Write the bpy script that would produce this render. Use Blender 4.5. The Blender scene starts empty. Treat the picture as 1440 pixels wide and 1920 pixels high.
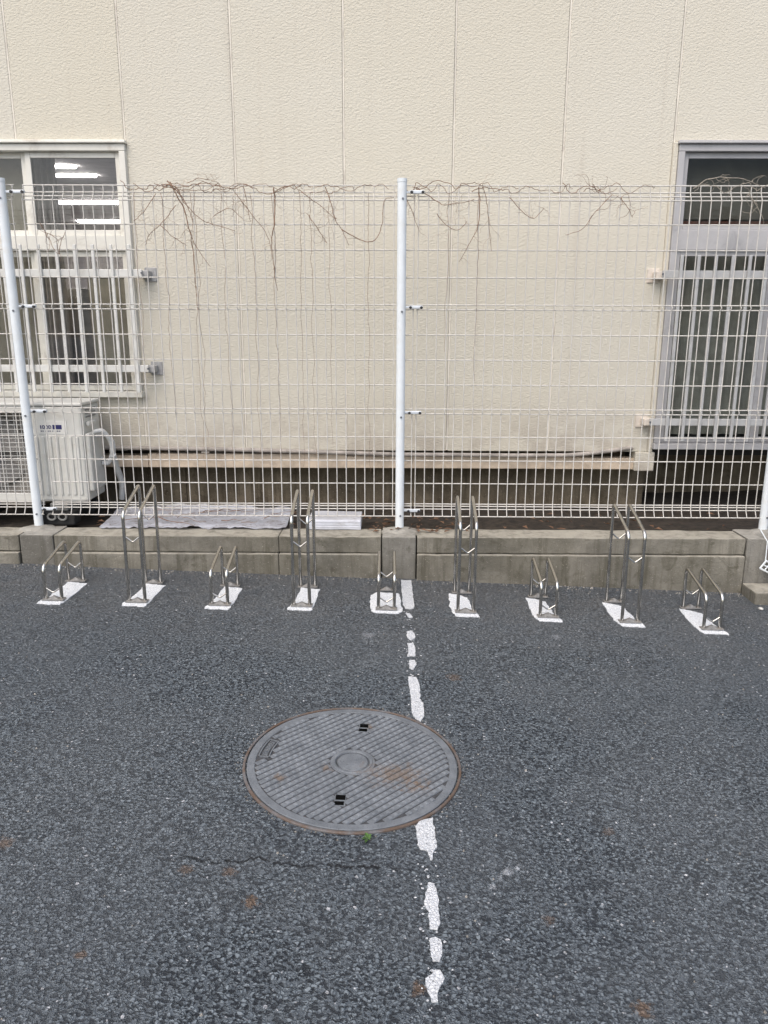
import bpy, bmesh, math, random
from mathutils import Vector, Matrix
from mathutils import noise as mnoise
random.seed(7)
PI = math.pi
scene = bpy.context.scene
COL = scene.collection

# ------------------------------------------------------------------ camera
PITCH, ROLL, YAW = 0.241337, 0.0028813, -0.0094037
cam_data = bpy.data.cameras.new('camera')
cam_data.sensor_fit = 'VERTICAL'
cam_data.sensor_height = 36.0
cam_data.lens = 36.0 * 1442.1 / 1920.0
cam_data.clip_start = 0.05
cam_data.clip_end = 500
cam = bpy.data.objects.new('camera', cam_data)
COL.objects.link(cam)
fw = Vector((math.sin(YAW) * math.cos(PITCH), math.cos(YAW) * math.cos(PITCH), -math.sin(PITCH)))
r0 = Vector((math.cos(YAW), -math.sin(YAW), 0))
u0 = r0.cross(fw)
rt = r0 * math.cos(ROLL) + u0 * math.sin(ROLL)
up = -r0 * math.sin(ROLL) + u0 * math.cos(ROLL)
M = Matrix(((rt.x, up.x, -fw.x), (rt.y, up.y, -fw.y), (rt.z, up.z, -fw.z))).to_4x4()
M.translation = Vector((0, 0, 1.40))
cam.matrix_world = M
scene.camera = cam

# ------------------------------------------------------------------ world, sun, exposure
SUN_EL, SUN_AZ = math.radians(52), math.radians(205)      # azimuth clockwise from +Y: behind the camera, to the left
world = bpy.data.worlds.new('World')
scene.world = world
world.use_nodes = True
wn = world.node_tree.nodes
wl = world.node_tree.links
wn.clear()
w_out = wn.new('ShaderNodeOutputWorld')
w_bg = wn.new('ShaderNodeBackground')
w_sky = wn.new('ShaderNodeTexSky')
w_sky.sky_type = 'NISHITA'
w_sky.sun_disc = False
w_sky.sun_elevation = SUN_EL
w_sky.sun_rotation = SUN_AZ
w_sky.air_density = 1.0
w_sky.dust_density = 3.5
w_sky.ozone_density = 1.0
w_bg.inputs['Strength'].default_value = 0.15
wl.new(w_sky.outputs[0], w_bg.inputs[0])
wl.new(w_bg.outputs[0], w_out.inputs[0])
sun_d = bpy.data.lights.new('sun', 'SUN')
sun_d.energy = 1.25
sun_d.angle = math.radians(75)
sun_d.color = (1.0, 0.95, 0.87)
sun = bpy.data.objects.new('sun', sun_d)
COL.objects.link(sun)
sdir = Vector((math.sin(SUN_AZ) * math.cos(SUN_EL), math.cos(SUN_AZ) * math.cos(SUN_EL), math.sin(SUN_EL)))
sun.rotation_euler = (-sdir).to_track_quat('-Z', 'Y').to_euler()
vs = scene.view_settings
vs.view_transform = 'Standard'
vs.look = 'None'
vs.exposure = 0.52
vs.gamma = 1.0
vs.use_curve_mapping = False

# ------------------------------------------------------------------ material helpers
class NT:
    def __init__(s, name):
        s.m = bpy.data.materials.new(name)
        s.m.use_nodes = True
        s.t = s.m.node_tree
        s.t.nodes.clear()
        s.out = s.t.nodes.new('ShaderNodeOutputMaterial')
        s.b = s.t.nodes.new('ShaderNodeBsdfPrincipled')
        s.t.links.new(s.b.outputs[0], s.out.inputs[0])
        s.tc = s.t.nodes.new('ShaderNodeTexCoord')
    def n(s, kind, **kw):
        nd = s.t.nodes.new('ShaderNode' + kind)
        for k, v in kw.items():
            setattr(nd, k, v)
        return nd
    def put(s, sock, v):
        if isinstance(v, bpy.types.NodeSocket):
            s.t.links.new(v, sock)
        else:
            sock.default_value = v
    def math(s, op, a, b=None, c=None, clamp=False):
        nd = s.n('Math', operation=op, use_clamp=clamp)
        s.put(nd.inputs[0], a)
        if b is not None: s.put(nd.inputs[1], b)
        if c is not None: s.put(nd.inputs[2], c)
        return nd.outputs[0]
    def noise(s, scale, detail=3, rough=0.5, vec=None, dist=0.0):
        nd = s.n('TexNoise')
        nd.inputs['Scale'].default_value = scale
        nd.inputs['Detail'].default_value = detail
        nd.inputs['Roughness'].default_value = rough
        nd.inputs['Distortion'].default_value = dist
        s.t.links.new(vec if vec is not None else s.tc.outputs['Object'], nd.inputs['Vector'])
        return nd.outputs['Fac']
    def vor(s, scale, feature='F1', vec=None, out='Distance', rnd=1.0):
        nd = s.n('TexVoronoi', feature=feature)
        nd.inputs['Scale'].default_value = scale
        nd.inputs['Randomness'].default_value = rnd
        s.t.links.new(vec if vec is not None else s.tc.outputs['Object'], nd.inputs['Vector'])
        return nd.outputs[out]
    def scale(s, xyz, vec=None):
        nd = s.n('Mapping')
        nd.inputs['Scale'].default_value = xyz
        s.t.links.new(vec if vec is not None else s.tc.outputs['Object'], nd.inputs['Vector'])
        return nd.outputs[0]
    def ramp(s, fac, lo, hi, a=0.0, b=1.0, smooth=True):
        nd = s.n('MapRange')
        nd.interpolation_type = 'SMOOTHSTEP' if smooth else 'LINEAR'
        s.put(nd.inputs['Value'], fac)
        nd.inputs['From Min'].default_value = lo
        nd.inputs['From Max'].default_value = hi
        nd.inputs['To Min'].default_value = a
        nd.inputs['To Max'].default_value = b
        return nd.outputs[0]
    def mix(s, fac, a, b, mode='MIX'):
        nd = s.n('Mix', data_type='RGBA', blend_type=mode)
        s.put(nd.inputs[0], fac)
        for sock, v in ((nd.inputs[6], a), (nd.inputs[7], b)):
            if isinstance(v, tuple) and len(v) == 3: v = v + (1,)
            s.put(sock, v)
        return nd.outputs[2]
    def bump(s, h, strength=0.5, dist=0.01, prev=None):
        nd = s.n('Bump')
        nd.inputs['Strength'].default_value = strength
        nd.inputs['Distance'].default_value = dist
        s.t.links.new(h, nd.inputs['Height'])
        if prev is not None: s.t.links.new(prev, nd.inputs['Normal'])
        return nd.outputs[0]
    def finish(s, color=None, rough=0.6, metal=0.0, normal=None, spec=None):
        if color is not None:
            if isinstance(color, tuple) and len(color) == 3: color = color + (1,)
            s.put(s.b.inputs['Base Color'], color)
        s.put(s.b.inputs['Roughness'], rough)
        s.put(s.b.inputs['Metallic'], metal)
        if spec is not None: s.b.inputs['Specular IOR Level'].default_value = spec
        if normal is not None: s.t.links.new(normal, s.b.inputs['Normal'])
        return s.m

def simple(name, color, rough=0.6, metal=0.0, var=0.12, vscale=9.0, dirt=None, bump=0.0, bscale=150, spec=None):
    """painted / cast surface with slight mottling, optional dirt colour and fine relief"""
    t = NT(name)
    f = t.noise(vscale, 4, 0.6)
    dark = tuple(c * (1 - var) for c in color)
    lite = tuple(min(1, c * (1 + var)) for c in color)
    c = t.mix(t.ramp(f, 0.3, 0.7), dark, lite)
    if dirt:
        g = t.noise(vscale * 0.6 + 3, 5, 0.65, dist=0.6)
        c = t.mix(t.ramp(g, 0.5, 0.78, 0, 0.75), c, dirt)
    nrm = None
    if bump:
        nrm = t.bump(t.noise(bscale, 3), bump, 0.004)
    r = t.ramp(t.noise(vscale * 2, 3), 0.3, 0.7, max(0.02, rough - 0.06), min(1, rough + 0.06))
    return t.finish(c, r, metal, nrm, spec)

# ------------------------------------------------------------------ materials
def mat_asphalt():
    t = NT('asphalt')
    obj = t.tc.outputs['Object']
    warp = t.n('VectorMath', operation='MULTIPLY_ADD')
    nz = t.n('TexNoise'); nz.inputs['Scale'].default_value = 60; nz.inputs['Detail'].default_value = 2
    t.t.links.new(obj, nz.inputs['Vector'])
    t.t.links.new(nz.outputs['Color'], warp.inputs[0])
    warp.inputs[1].default_value = (0.010, 0.010, 0.010)
    t.t.links.new(obj, warp.inputs[2])
    wv = warp.outputs[0]
    flat = t.scale((1, 1, 0.0), wv)
    e1 = t.vor(98, 'DISTANCE_TO_EDGE', flat)
    c1 = t.vor(98, 'F1', flat, 'Color')
    e2 = t.vor(230, 'DISTANCE_TO_EDGE', flat)
    c2 = t.vor(230, 'F1', flat, 'Color')
    sep = t.n('SeparateColor'); t.t.links.new(c1, sep.inputs[0])
    sep2 = t.n('SeparateColor'); t.t.links.new(c2, sep2.inputs[0])
    patch = t.noise(1.6, 4, 0.6, obj)
    worn = t.ramp(patch, 0.35, 0.65)
    # stone colours under a film of bitumen
    stone = t.mix(sep.outputs[0], (0.134, 0.160, 0.180), (0.212, 0.244, 0.266))
    fines = t.mix(sep2.outputs[1], (0.118, 0.140, 0.159), (0.184, 0.212, 0.232))
    big = t.ramp(sep.outputs[1], 0.28, 0.36)
    c = t.mix(big, fines, stone)
    gap = t.ramp(e1, 0.0, 0.22, 0.35, 1.0)
    gap2 = t.ramp(e2, 0.0, 0.25, 0.5, 1.0)
    gapm = t.mix(big, gap2, gap)
    c = t.mix(gapm, (0.046, 0.055, 0.068), c)  # dark bitumen in the gaps, also standing in for their self-shadow
    # open pits between stones, their shade painted into the colour as near-black
    pit = t.math('MINIMUM', t.ramp(t.noise(92, 2.5, 0.62, t.scale((1.0, 1.15, 1))), 0.40, 0.50), t.ramp(t.noise(34, 3, 0.65, obj), 0.30, 0.40, 0.25, 1.0))
    c = t.mix(pit, (0.022, 0.027, 0.034), c)
    c = t.mix(t.ramp(worn, 0, 1, 0.0, 0.30), c, (0.185, 0.198, 0.205))
    tone = t.noise(0.8, 3, 0.6, obj)
    c = t.mix(t.ramp(tone, 0.35, 0.65, 0, 0.30), c, (0.085, 0.100, 0.118))
    sy = t.n('SeparateXYZ'); t.t.links.new(obj, sy.inputs[0])
    silt = t.math('MULTIPLY', t.ramp(sy.outputs[1], 2.6, 3.9, 0, 0.5), t.ramp(t.noise(5, 5, 0.7, obj), 0.3, 0.65, 0.3, 1.0))
    c = t.mix(silt, c, (0.165, 0.160, 0.152))
    # scattered pale quartz chips
    c3 = t.vor(64, 'F1', flat, 'Color'); d3 = t.vor(64, 'F1', flat)
    s3 = t.n('SeparateColor'); t.t.links.new(c3, s3.inputs[0])
    pale = t.math('MULTIPLY', t.ramp(s3.outputs[0], 0.978, 0.984), t.ramp(d3, 0.30, 0.22))
    c = t.mix(pale, c, (0.55, 0.56, 0.58))
    c4 = t.vor(150, 'F1', flat, 'Color'); d4 = t.vor(150, 'F1', flat)
    s4 = t.n('SeparateColor'); t.t.links.new(c4, s4.inputs[0])
    pale2 = t.math('MULTIPLY', t.ramp(s4.outputs[1], 0.982, 0.988), t.ramp(d4, 0.42, 0.30))
    c = t.mix(pale2, c, (0.46, 0.47, 0.49))
    # rust / leaf stains and one pale scuff, each where it lies on the ground
    blot = t.noise(55, 4, 0.7, obj)
    def spot(x, y, r):
        vm = t.n('VectorMath', operation='DISTANCE')
        t.t.links.new(t.scale((1, 1, 0), obj), vm.inputs[0])
        vm.inputs[1].default_value = (x, y, 0)
        a = t.math('SUBTRACT', 1.0, t.math('DIVIDE', vm.outputs['Value'], r))
        return t.ramp(t.math('ADD', a, t.math('MULTIPLY', t.math('SUBTRACT', blot, 0.5), 2.2)), 0.25, 0.75)
    for (x, y, r, k) in [(-.336, 1.583, .034, .8), (.533, 1.322, .036, .75), (.064, 1.352, .03, .7), (-.517, 1.683, .035, .55),
                         (-.407, 1.68, .03, .6), (.251, 2.812, .05, .5), (-1.015, 1.755, .04, .6), (-.68, 1.406, .022, .6), (.385, 1.562, .025, .5), (.617, 1.898, .03, .4)]:
        c = t.mix(t.math('MULTIPLY', spot(x, y, r), k), c, (0.165, 0.105, 0.066))
    for (x, y, r, k) in [(.31, 1.72, .022, .55), (.285, 1.70, .018, .5), (.262, 1.665, .016, .5), (.335, 1.735, .012, .5), (-.10, 3.19, .05, .3), (.75, 3.25, .04, .3)]:
        c = t.mix(t.math('MULTIPLY', spot(x, y, r), k), c, (0.50, 0.52, 0.55))
    # fine crack running beside the manhole
    sx = t.n('SeparateXYZ'); t.t.links.new(obj, sx.inputs[0])
    wob = t.noise(7, 4, 0.7, t.scale((1, 0, 0)))
    line = t.math('ABSOLUTE', t.math('SUBTRACT', sx.outputs[1], t.math('ADD', 1.645, t.math('MULTIPLY', wob, 0.15))))
    inx = t.math('MULTIPLY', t.ramp(sx.outputs[0], -.62, -.5), t.ramp(sx.outputs[0], .10, -.02))
    crack = t.math('MULTIPLY', t.math('MULTIPLY', t.ramp(line, .007, .002), inx), t.ramp(t.noise(40, 2, .5, obj), .4, .52))
    c = t.mix(t.math('MULTIPLY', crack, .85), c, (0.012, 0.013, 0.016))
    h = t.math('ADD', t.math('MULTIPLY', gapm, 0.6), t.math('MULTIPLY', sep.outputs[2], 0.55))
    h = t.math('ADD', h, t.math('MULTIPLY', pit, 1.2))
    h = t.math('SUBTRACT', h, crack)
    nrm = t.bump(h, 0.9, 0.009)
    rough = t.ramp(sep.outputs[0], 0, 1, 0.62, 0.9)
    return t.finish(c, rough, 0, nrm, 0.35)

def mat_stucco():
    t = NT('stucco_paint')
    obj = t.tc.outputs['Object']
    oi = t.n('ObjectInfo')
    c = t.mix(oi.outputs['Random'], (0.625, 0.590, 0.492), (0.632, 0.604, 0.524))
    big = t.noise(1.1, 4, 0.6)
    c = t.mix(t.ramp(big, 0.3, 0.7, 0, 0.35), c, (0.600, 0.556, 0.455))
    # rain streaks and grime
    streak = t.noise(1.0, 5, 0.65, t.scale((14, 14, 0.35)))
    c = t.mix(t.ramp(streak, 0.54, 0.80, 0, 0.24), c, (0.40, 0.34, 0.28))
    speck = t.noise(34, 2, 0.5)
    c = t.mix(t.ramp(speck, 0.77, 0.83, 0, 0.5), c, (0.26, 0.22, 0.18))
    # splash dirt near the foot of the wall, as deposited
    sx = t.n('SeparateXYZ'); t.t.links.new(obj, sx.inputs[0])
    low = t.math('MULTIPLY', t.ramp(sx.outputs[2], 1.05, 0.62), t.ramp(t.noise(6, 5, 0.7), 0.38, 0.62, 0.1, 0.6))
    c = t.mix(low, c, (0.36, 0.31, 0.26))
    g = t.n('Mapping'); g.inputs['Rotation'].default_value = (0, 0.6, 0); g.inputs['Scale'].default_value = (1.0, 1.0, 1.7)
    t.t.links.new(obj, g.inputs['Vector'])
    h = t.noise(62, 3, 0.55, g.outputs[0], 0.5)
    h2 = t.noise(190, 2, 0.5)
    nrm = t.bump(t.math('ADD', h, t.math('MULTIPLY', h2, 0.25)), 0.55, 0.010)
    return t.finish(c, 0.85, 0, nrm, 0.12)

def mat_concrete(name, base, moss=(0.10, 0.10, 0.065), mossk=0.7):
    t = NT(name)
    obj = t.tc.outputs['Object']
    n1 = t.noise(5, 6, 0.65, obj)
    c = t.mix(t.ramp(n1, 0.3, 0.7), tuple(x * 0.72 for x in base), tuple(min(1, x * 1.25) for x in base))
    st = t.noise(1.0, 5, 0.7, t.scale((22, 22, 1.6)))
    c = t.mix(t.ramp(st, 0.45, 0.72, 0, mossk), c, moss)
    ms = t.noise(11, 5, 0.7, obj, 0.8)
    c = t.mix(t.ramp(ms, 0.52, 0.72, 0, mossk), c, moss)
    lf = t.noise(2.6, 3, 0.6, obj, 0.6)
    c = t.mix(t.ramp(lf, 0.38, 0.62, 0.0, 0.55 * mossk), c, moss)
    sp = t.noise(160, 2, 0.6, obj)
    c = t.mix(t.ramp(sp, 0.58, 0.70, 0, 0.6), c, tuple(x * 0.45 for x in base))
    sp2 = t.noise(120, 2, 0.6, t.scale((1, 1.1, 1.2)))
    c = t.mix(t.ramp(sp2, 0.64, 0.72, 0, 0.5), c, tuple(min(1, x * 1.9) for x in base))
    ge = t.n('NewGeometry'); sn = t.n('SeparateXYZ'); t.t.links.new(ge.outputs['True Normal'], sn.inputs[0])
    top_light = t.math('MULTIPLY', t.ramp(sn.outputs[2], 0.5, 0.8), t.ramp(t.noise(16, 5, 0.7, obj), 0.3, 0.6, 0.25, 0.85))
    c = t.mix(top_light, c, tuple(min(1, x * 1.75) for x in base))  # upward faces painted lighter, standing in for stronger light from above
    nrm = t.bump(t.math('ADD', t.noise(60, 5, 0.7, obj), t.math('MULTIPLY', sp, 0.6)), 0.6, 0.008)
    return t.finish(c, 0.9, 0, nrm, 0.25)

def mat_iron(name='cast_iron', ring=False, k_=1.0):
    t = NT(name)
    obj = t.tc.outputs['Object']
    n1 = t.noise(14, 5, 0.65, obj)
    c = t.mix(t.ramp(n1, 0.3, 0.7), (0.130 * k_, 0.143 * k_, 0.158 * k_), (0.200 * k_, 0.216 * k_, 0.234 * k_))
    fine = t.noise(190, 3, 0.6, obj)
    c = t.mix(t.ramp(fine, 0.55, 0.75, 0, 0.6), c, (0.075, 0.075, 0.076))
    def spot(x, y, rx, ry):
        vm = t.n('VectorMath', operation='LENGTH')
        sb = t.n('VectorMath', operation='SUBTRACT'); t.t.links.new(obj, sb.inputs[0]); sb.inputs[1].default_value = (x, y, 0)
        t.t.links.new(t.scale((1 / rx, 1 / ry, 0), sb.outputs[0]), vm.inputs[0])
        a = t.math('SUBTRACT', 1.0, vm.outputs['Value'])
        return t.ramp(t.math('ADD', a, t.math('MULTIPLY', t.math('SUBTRACT', t.noise(48, 5, 0.8, obj), 0.5), 3.6)), 0.1, 1.0)
    k = 0.6
    for (x, y, rx, ry) in [(.135, -.06, .13, .09), (.20, -.12, .07, .05), (-.08, -.045, .03, .025), (.045, .215, .03, .03), (-.22, -.10, .04, .03)]:
        c = t.mix(t.math('MULTIPLY', spot(x, y, rx, ry), k), c, (0.185, 0.118, 0.068))
    if ring:
        c = t.mix(t.ramp(t.noise(9, 5, 0.7, obj), 0.35, 0.6, 0.25, 0.95), c, (0.13, 0.085, 0.058))
    nrm = t.bump(t.math('ADD', fine, n1), 0.35, 0.003)
    return t.finish(c, t.ramp(fine, 0.3, 0.7, 0.5, 0.75), 0.15, nrm, 0.4)

def mat_paint_line(name='road_paint', k_=1.0, wear_=.56):
    t = NT(name)
    obj = t.tc.outputs['Object']
    n = t.noise(90, 4, 0.7, obj)
    c = t.mix(t.ramp(n, 0.3, 0.7), (0.56 * k_, 0.58 * k_, 0.60 * k_), (0.72 * k_, 0.735 * k_, 0.745 * k_))
    ed = t.vor(118, 'DISTANCE_TO_EDGE', t.scale((1, 1, 0)))
    c = t.mix(t.ramp(ed, 0.13, 0.0, 0, 0.7), c, (0.42, 0.43, 0.45))
    wear = t.noise(170, 3, 0.7, obj)
    c = t.mix(t.ramp(wear, wear_, wear_ + .10, 0, 0.85), c, (0.16, 0.165, 0.175))
    nrm = t.bump(t.math('ADD', t.ramp(ed, 0.0, 0.2), n), 0.5, 0.004)
    return t.finish(c, 0.75, 0, nrm, 0.3)

def mat_glass(name, tint=(0.9, 0.93, 0.92), ior=1.5):
    t = NT(name)
    tr = t.n('BsdfTransparent'); tr.inputs[0].default_value = tint + (1,)
    gl = t.n('BsdfGlossy'); gl.inputs['Roughness'].default_value = 0.02
    fr = t.n('Fresnel'); fr.inputs['IOR'].default_value = ior
    mx = t.n('MixShader')
    t.t.links.new(fr.outputs[0], mx.inputs[0]); t.t.links.new(tr.outputs[0], mx.inputs[1]); t.t.links.new(gl.outputs[0], mx.inputs[2])
    t.t.links.new(mx.outputs[0], t.out.inputs[0])
    return t.m

def mat_emit(name, color, strength):
    t = NT(name)
    t.finish(color, 0.5)
    t.b.inputs['Emission Color'].default_value = color + (1,)
    t.b.inputs['Emission Strength'].default_value = strength
    return t.m

def mat_sheet():
    t = NT('weathered_sheet')
    obj = t.tc.outputs['Object']
    n = t.noise(7, 5, 0.7, t.scale((1, 3.0, 3.0)), 0.7)
    c = t.mix(t.ramp(n, 0.35, 0.65), (0.56, 0.56, 0.60), (0.76, 0.78, 0.84))
    d = t.noise(22, 5, 0.7, t.scale((1, 2.2, 1)), 1.0)
    c = t.mix(t.ramp(d, 0.56, 0.66, 0, 0.8), c, (0.25, 0.20, 0.17))
    nrm = t.bump(t.noise(30, 4), 0.4, 0.006)
    return t.finish(c, 0.7, 0, nrm)

def mat_steel():
    t = NT('stainless_steel')
    n = t.noise(40, 4, 0.6)
    c = t.mix(t.ramp(n, 0.3, 0.7), (0.54, 0.515, 0.475), (0.65, 0.625, 0.58))
    sp = t.noise(120, 3, 0.6)
    c = t.mix(t.ramp(sp, 0.66, 0.78, 0, 0.5), c, (0.22, 0.16, 0.11))
    return t.finish(c, t.ramp(n, 0.3, 0.7, 0.12, 0.22), 1.0)

MAT = dict(
    asphalt=mat_asphalt(), stucco=mat_stucco(),
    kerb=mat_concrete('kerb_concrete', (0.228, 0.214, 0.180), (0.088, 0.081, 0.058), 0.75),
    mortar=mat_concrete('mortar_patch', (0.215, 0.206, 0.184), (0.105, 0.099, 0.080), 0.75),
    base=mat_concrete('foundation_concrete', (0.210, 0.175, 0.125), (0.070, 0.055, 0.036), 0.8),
    soil=simple('soil', (0.040, 0.032, 0.024), 0.95, 0, 0.4, 30, (0.075, 0.055, 0.035), 0.9, 70),
    iron=mat_iron(), iron_worn=mat_iron('worn_cast_iron', False, 1.25), grit=simple('black_grit', (0.050, 0.052, 0.056), 0.9, 0, 0.3, 60, (0.09, 0.075, 0.06)), ring=mat_iron('rusty_iron', True), paint=mat_paint_line(), paint_fresh=mat_paint_line('fresh_paint', 1.22, .66),
    steel=mat_steel(),
    white=simple('white_coating', (0.70, 0.74, 0.76), 0.6, 0, 0.04, 12, (0.66, 0.66, 0.63), spec=0.12),
    wire=simple('wire_coating', (0.58, 0.562, 0.525), 0.6, 0, 0.10, 16, (0.36, 0.32, 0.28), spec=0.12),
    zinc=simple('zinc_clip', (0.62, 0.66, 0.70), 0.4, 0.3, 0.08, 30), bracket_grey=simple('grey_bracket', (0.36, 0.36, 0.36), 0.6, 0.1, 0.15, 30),
    black=simple('black_bolt', (0.015, 0.015, 0.017), 0.5),
    greyhole=simple('screw_grey', (0.16, 0.17, 0.19), 0.45, 0.6),
    alu=simple('cream_aluminium', (0.71, 0.695, 0.63), 0.42, 0, 0.05, 8, (0.42, 0.38, 0.32)),
    alu_grey=simple('grey_aluminium', (0.42, 0.415, 0.42), 0.45, 0.0, 0.06, 8, (0.27, 0.27, 0.28)),
    bar=simple('white_bar', (0.68, 0.68, 0.65), 0.42, 0, 0.05, 10, (0.45, 0.42, 0.37)),
    bar_grey=simple('grey_bar', (0.46, 0.465, 0.465), 0.45, 0.0, 0.05, 10, (0.28, 0.28, 0.28)),
    bracket=simple('cream_bracket', (0.64, 0.58, 0.51), 0.7, 0, 0.10, 20, (0.42, 0.33, 0.26)),
    glass=mat_glass('clear_glass', (0.93, 0.92, 0.92)), glass_dim=mat_glass('dim_glass', (0.85, 0.86, 0.84), 1.3),
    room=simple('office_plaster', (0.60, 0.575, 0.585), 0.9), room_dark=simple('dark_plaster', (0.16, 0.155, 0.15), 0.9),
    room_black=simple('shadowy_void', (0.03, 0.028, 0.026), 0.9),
    curtain=simple('grey_curtain', (0.50, 0.49, 0.47), 0.9, 0, 0.1, 20), olive=simple('olive_screen', (0.55, 0.54, 0.43), 0.9), blind_brown=simple('taupe_blind', (0.20, 0.185, 0.165), 0.9), curtain_dim=simple('dim_curtain', (0.42, 0.42, 0.40), 0.9, 0, 0.15, 12), plate=simple('dull_zinc_plate', (0.20, 0.197, 0.19), 0.55, 0.2, 0.25, 60, (0.20, 0.16, 0.12)),
    brown=simple('brown_wood', (0.13, 0.06, 0.035), 0.6, 0, 0.3, 14), redwood=simple('red_brown_panel', (0.16, 0.055, 0.04), 0.6, 0, 0.25, 14),
    lamp=mat_emit('fluorescent_tube', (1.0, 0.98, 0.95), 42.0),
    ac=simple('ac_casing', (0.62, 0.615, 0.575), 0.5, 0, 0.05, 10, (0.47, 0.44, 0.38)),
    ac_side=simple('ac_side_casing', (0.56, 0.56, 0.53), 0.5, 0, 0.05, 10, (0.43, 0.41, 0.37)),
    coil=simple('coil_fins', (0.34, 0.315, 0.29), 0.6, 0, 0.2, 30), fan=simple('fan_plastic', (0.22, 0.21, 0.20), 0.6), foot=simple('grey_plastic', (0.22, 0.22, 0.21), 0.7, 0, 0.2, 20),
    rubber=simple('black_rubber', (0.02, 0.02, 0.02), 0.8),
    wrap=simple('pipe_wrap', (0.60, 0.61, 0.60), 0.6, 0, 0.1, 30, (0.40, 0.38, 0.34), 0.5, 90),
    navy=simple('navy_print', (0.022, 0.022, 0.11), 0.5), printgrey=simple('grey_print', (0.20, 0.20, 0.23), 0.5),
    label=simple('label_paper', (0.68, 0.67, 0.63), 0.5),
    vine=simple('dry_vine_bark', (0.225, 0.140, 0.094), 0.9, 0, 0.35, 40, (0.34, 0.245, 0.17)),
    vine_faint=simple('bleached_vine', (0.44, 0.365, 0.29), 0.9, 0, 0.3, 40), wire_vine_pale=simple('pale_wire_and_vine', (0.36, 0.32, 0.26), 0.9, 0, 0.2, 40),
    leaf=simple('dead_leaf', (0.15, 0.085, 0.050), 0.85, 0, 0.4, 25), weed=simple('weed_leaf', (0.06, 0.13, 0.025), 0.6, 0, 0.3, 60),
    sheet=mat_sheet(), board=simple('weathered_white_board', (0.56, 0.575, 0.62), 0.65, 0, 0.1, 8, (0.33, 0.30, 0.28)),
    seal=simple('joint_sealant', (0.70, 0.655, 0.57), 0.75, 0, 0.12, 6, (0.40, 0.35, 0.30)),
    gritstone=simple('grit_stone', (0.26, 0.245, 0.22), 0.9, 0, 0.5, 8, (0.12, 0.10, 0.08)), pipe_old=simple('weathered_pipe', (0.36, 0.325, 0.29), 0.7, 0, 0.3, 9, (0.13, 0.11, 0.09)), flashing=simple('dirty_flashing', (0.56, 0.465, 0.36), 0.85, 0, 0.2, 7, (0.24, 0.19, 0.145), 0.4, 60), hole=simple('painted_hole_black', (0.006, 0.006, 0.006), 1.0, spec=0.0), pebble=simple('pebble_stone', (0.50, 0.49, 0.46), 0.8, 0, 0.2, 60), roof=simple('roof_sheet', (0.3, 0.3, 0.3), 0.8),
)

# ------------------------------------------------------------------ geometry helpers
def gz(x, y):
    """height of the sloping asphalt"""
    return 0.015 * max(-6, min(y, 4.2)) - 0.036 * max(-3, min(x, 3))

def B():
    return bmesh.new()

def box(bm, x0, x1, y0, y1, z0, z1, bev=0.0, mi=0):
    r = bmesh.ops.create_cube(bm, size=1.0)
    vsx = r['verts']
    for v in vsx:
        v.co = Vector((x0 + (v.co.x + .5) * (x1 - x0), y0 + (v.co.y + .5) * (y1 - y0), z0 + (v.co.z + .5) * (z1 - z0)))
    fs = {f for v in vsx for f in v.link_faces}
    for f in fs: f.material_index = mi
    if bev:
        es = list({e for v in vsx for e in v.link_edges})
        rr = bmesh.ops.bevel(bm, geom=es, offset=bev, segments=2, profile=0.5, affect='EDGES', clamp_overlap=True)
        for f in rr['faces']: f.material_index = mi

def fillet(pts, rad, n=5):
    """round the inner corners of a polyline"""
    P = [Vector(p) for p in pts]
    out = [P[0]]
    for i in range(1, len(P) - 1):
        a, b, c = P[i - 1], P[i], P[i + 1]
        u, w = (a - b), (c - b)
        d = min(rad, u.length * .48, w.length * .48)
        s, e = b + u.normalized() * d, b + w.normalized() * d
        for k in range(n + 1):
            q = k / n
            out.append((1 - q) ** 2 * s + 2 * q * (1 - q) * b + q * q * e)
    out.append(P[-1])
    return out

def tube(bm, pts, r, n=8, cap=True, mi=0, r1=None):
    Q = [Vector(p) for p in pts]
    P = [Q[0]]
    for a, b in zip(Q, Q[1:]):                       # support rings keep long straight runs shaded straight
        d = (b - a).length
        if d > 14 * r and r1 is None:
            P += [a.lerp(b, 2.5 * r / d), a.lerp(b, 1 - 2.5 * r / d)]
        P.append(b)
    rings = []
    N = None
    L = len(P)
    for i, p in enumerate(P):
        t = (P[min(i + 1, L - 1)] - P[max(i - 1, 0)])
        if t.length < 1e-9: t = Vector((0, 0, 1))
        t.normalize()
        if N is None:
            N = t.orthogonal().normalized()
        else:
            N = (N - t * N.dot(t))
            if N.length < 1e-6: N = t.orthogonal()
            N.normalize()
        Bn = t.cross(N)
        rad = r if r1 is None else r + (r1 - r) * i / max(1, L - 1)
        rings.append([bm.verts.new(p + (N * math.cos(2 * PI * k / n) + Bn * math.sin(2 * PI * k / n)) * rad) for k in range(n)])
    for a, b in zip(rings, rings[1:]):
        for k in range(n):
            f = bm.faces.new((a[k], a[(k + 1) % n], b[(k + 1) % n], b[k]))
            f.smooth = True; f.material_index = mi
    if cap:
        f = bm.faces.new([bm.verts.new(v.co) for v in rings[0][::-1]]); f.material_index = mi
        f = bm.faces.new([bm.verts.new(v.co) for v in rings[-1]]); f.material_index = mi

def cyl(bm, c, axis, r, h, n=16, mi=0):
    a = Vector(axis).normalized()
    c = Vector(c)
    tube(bm, [c, c + a * h], r, n, True, mi)

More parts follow.
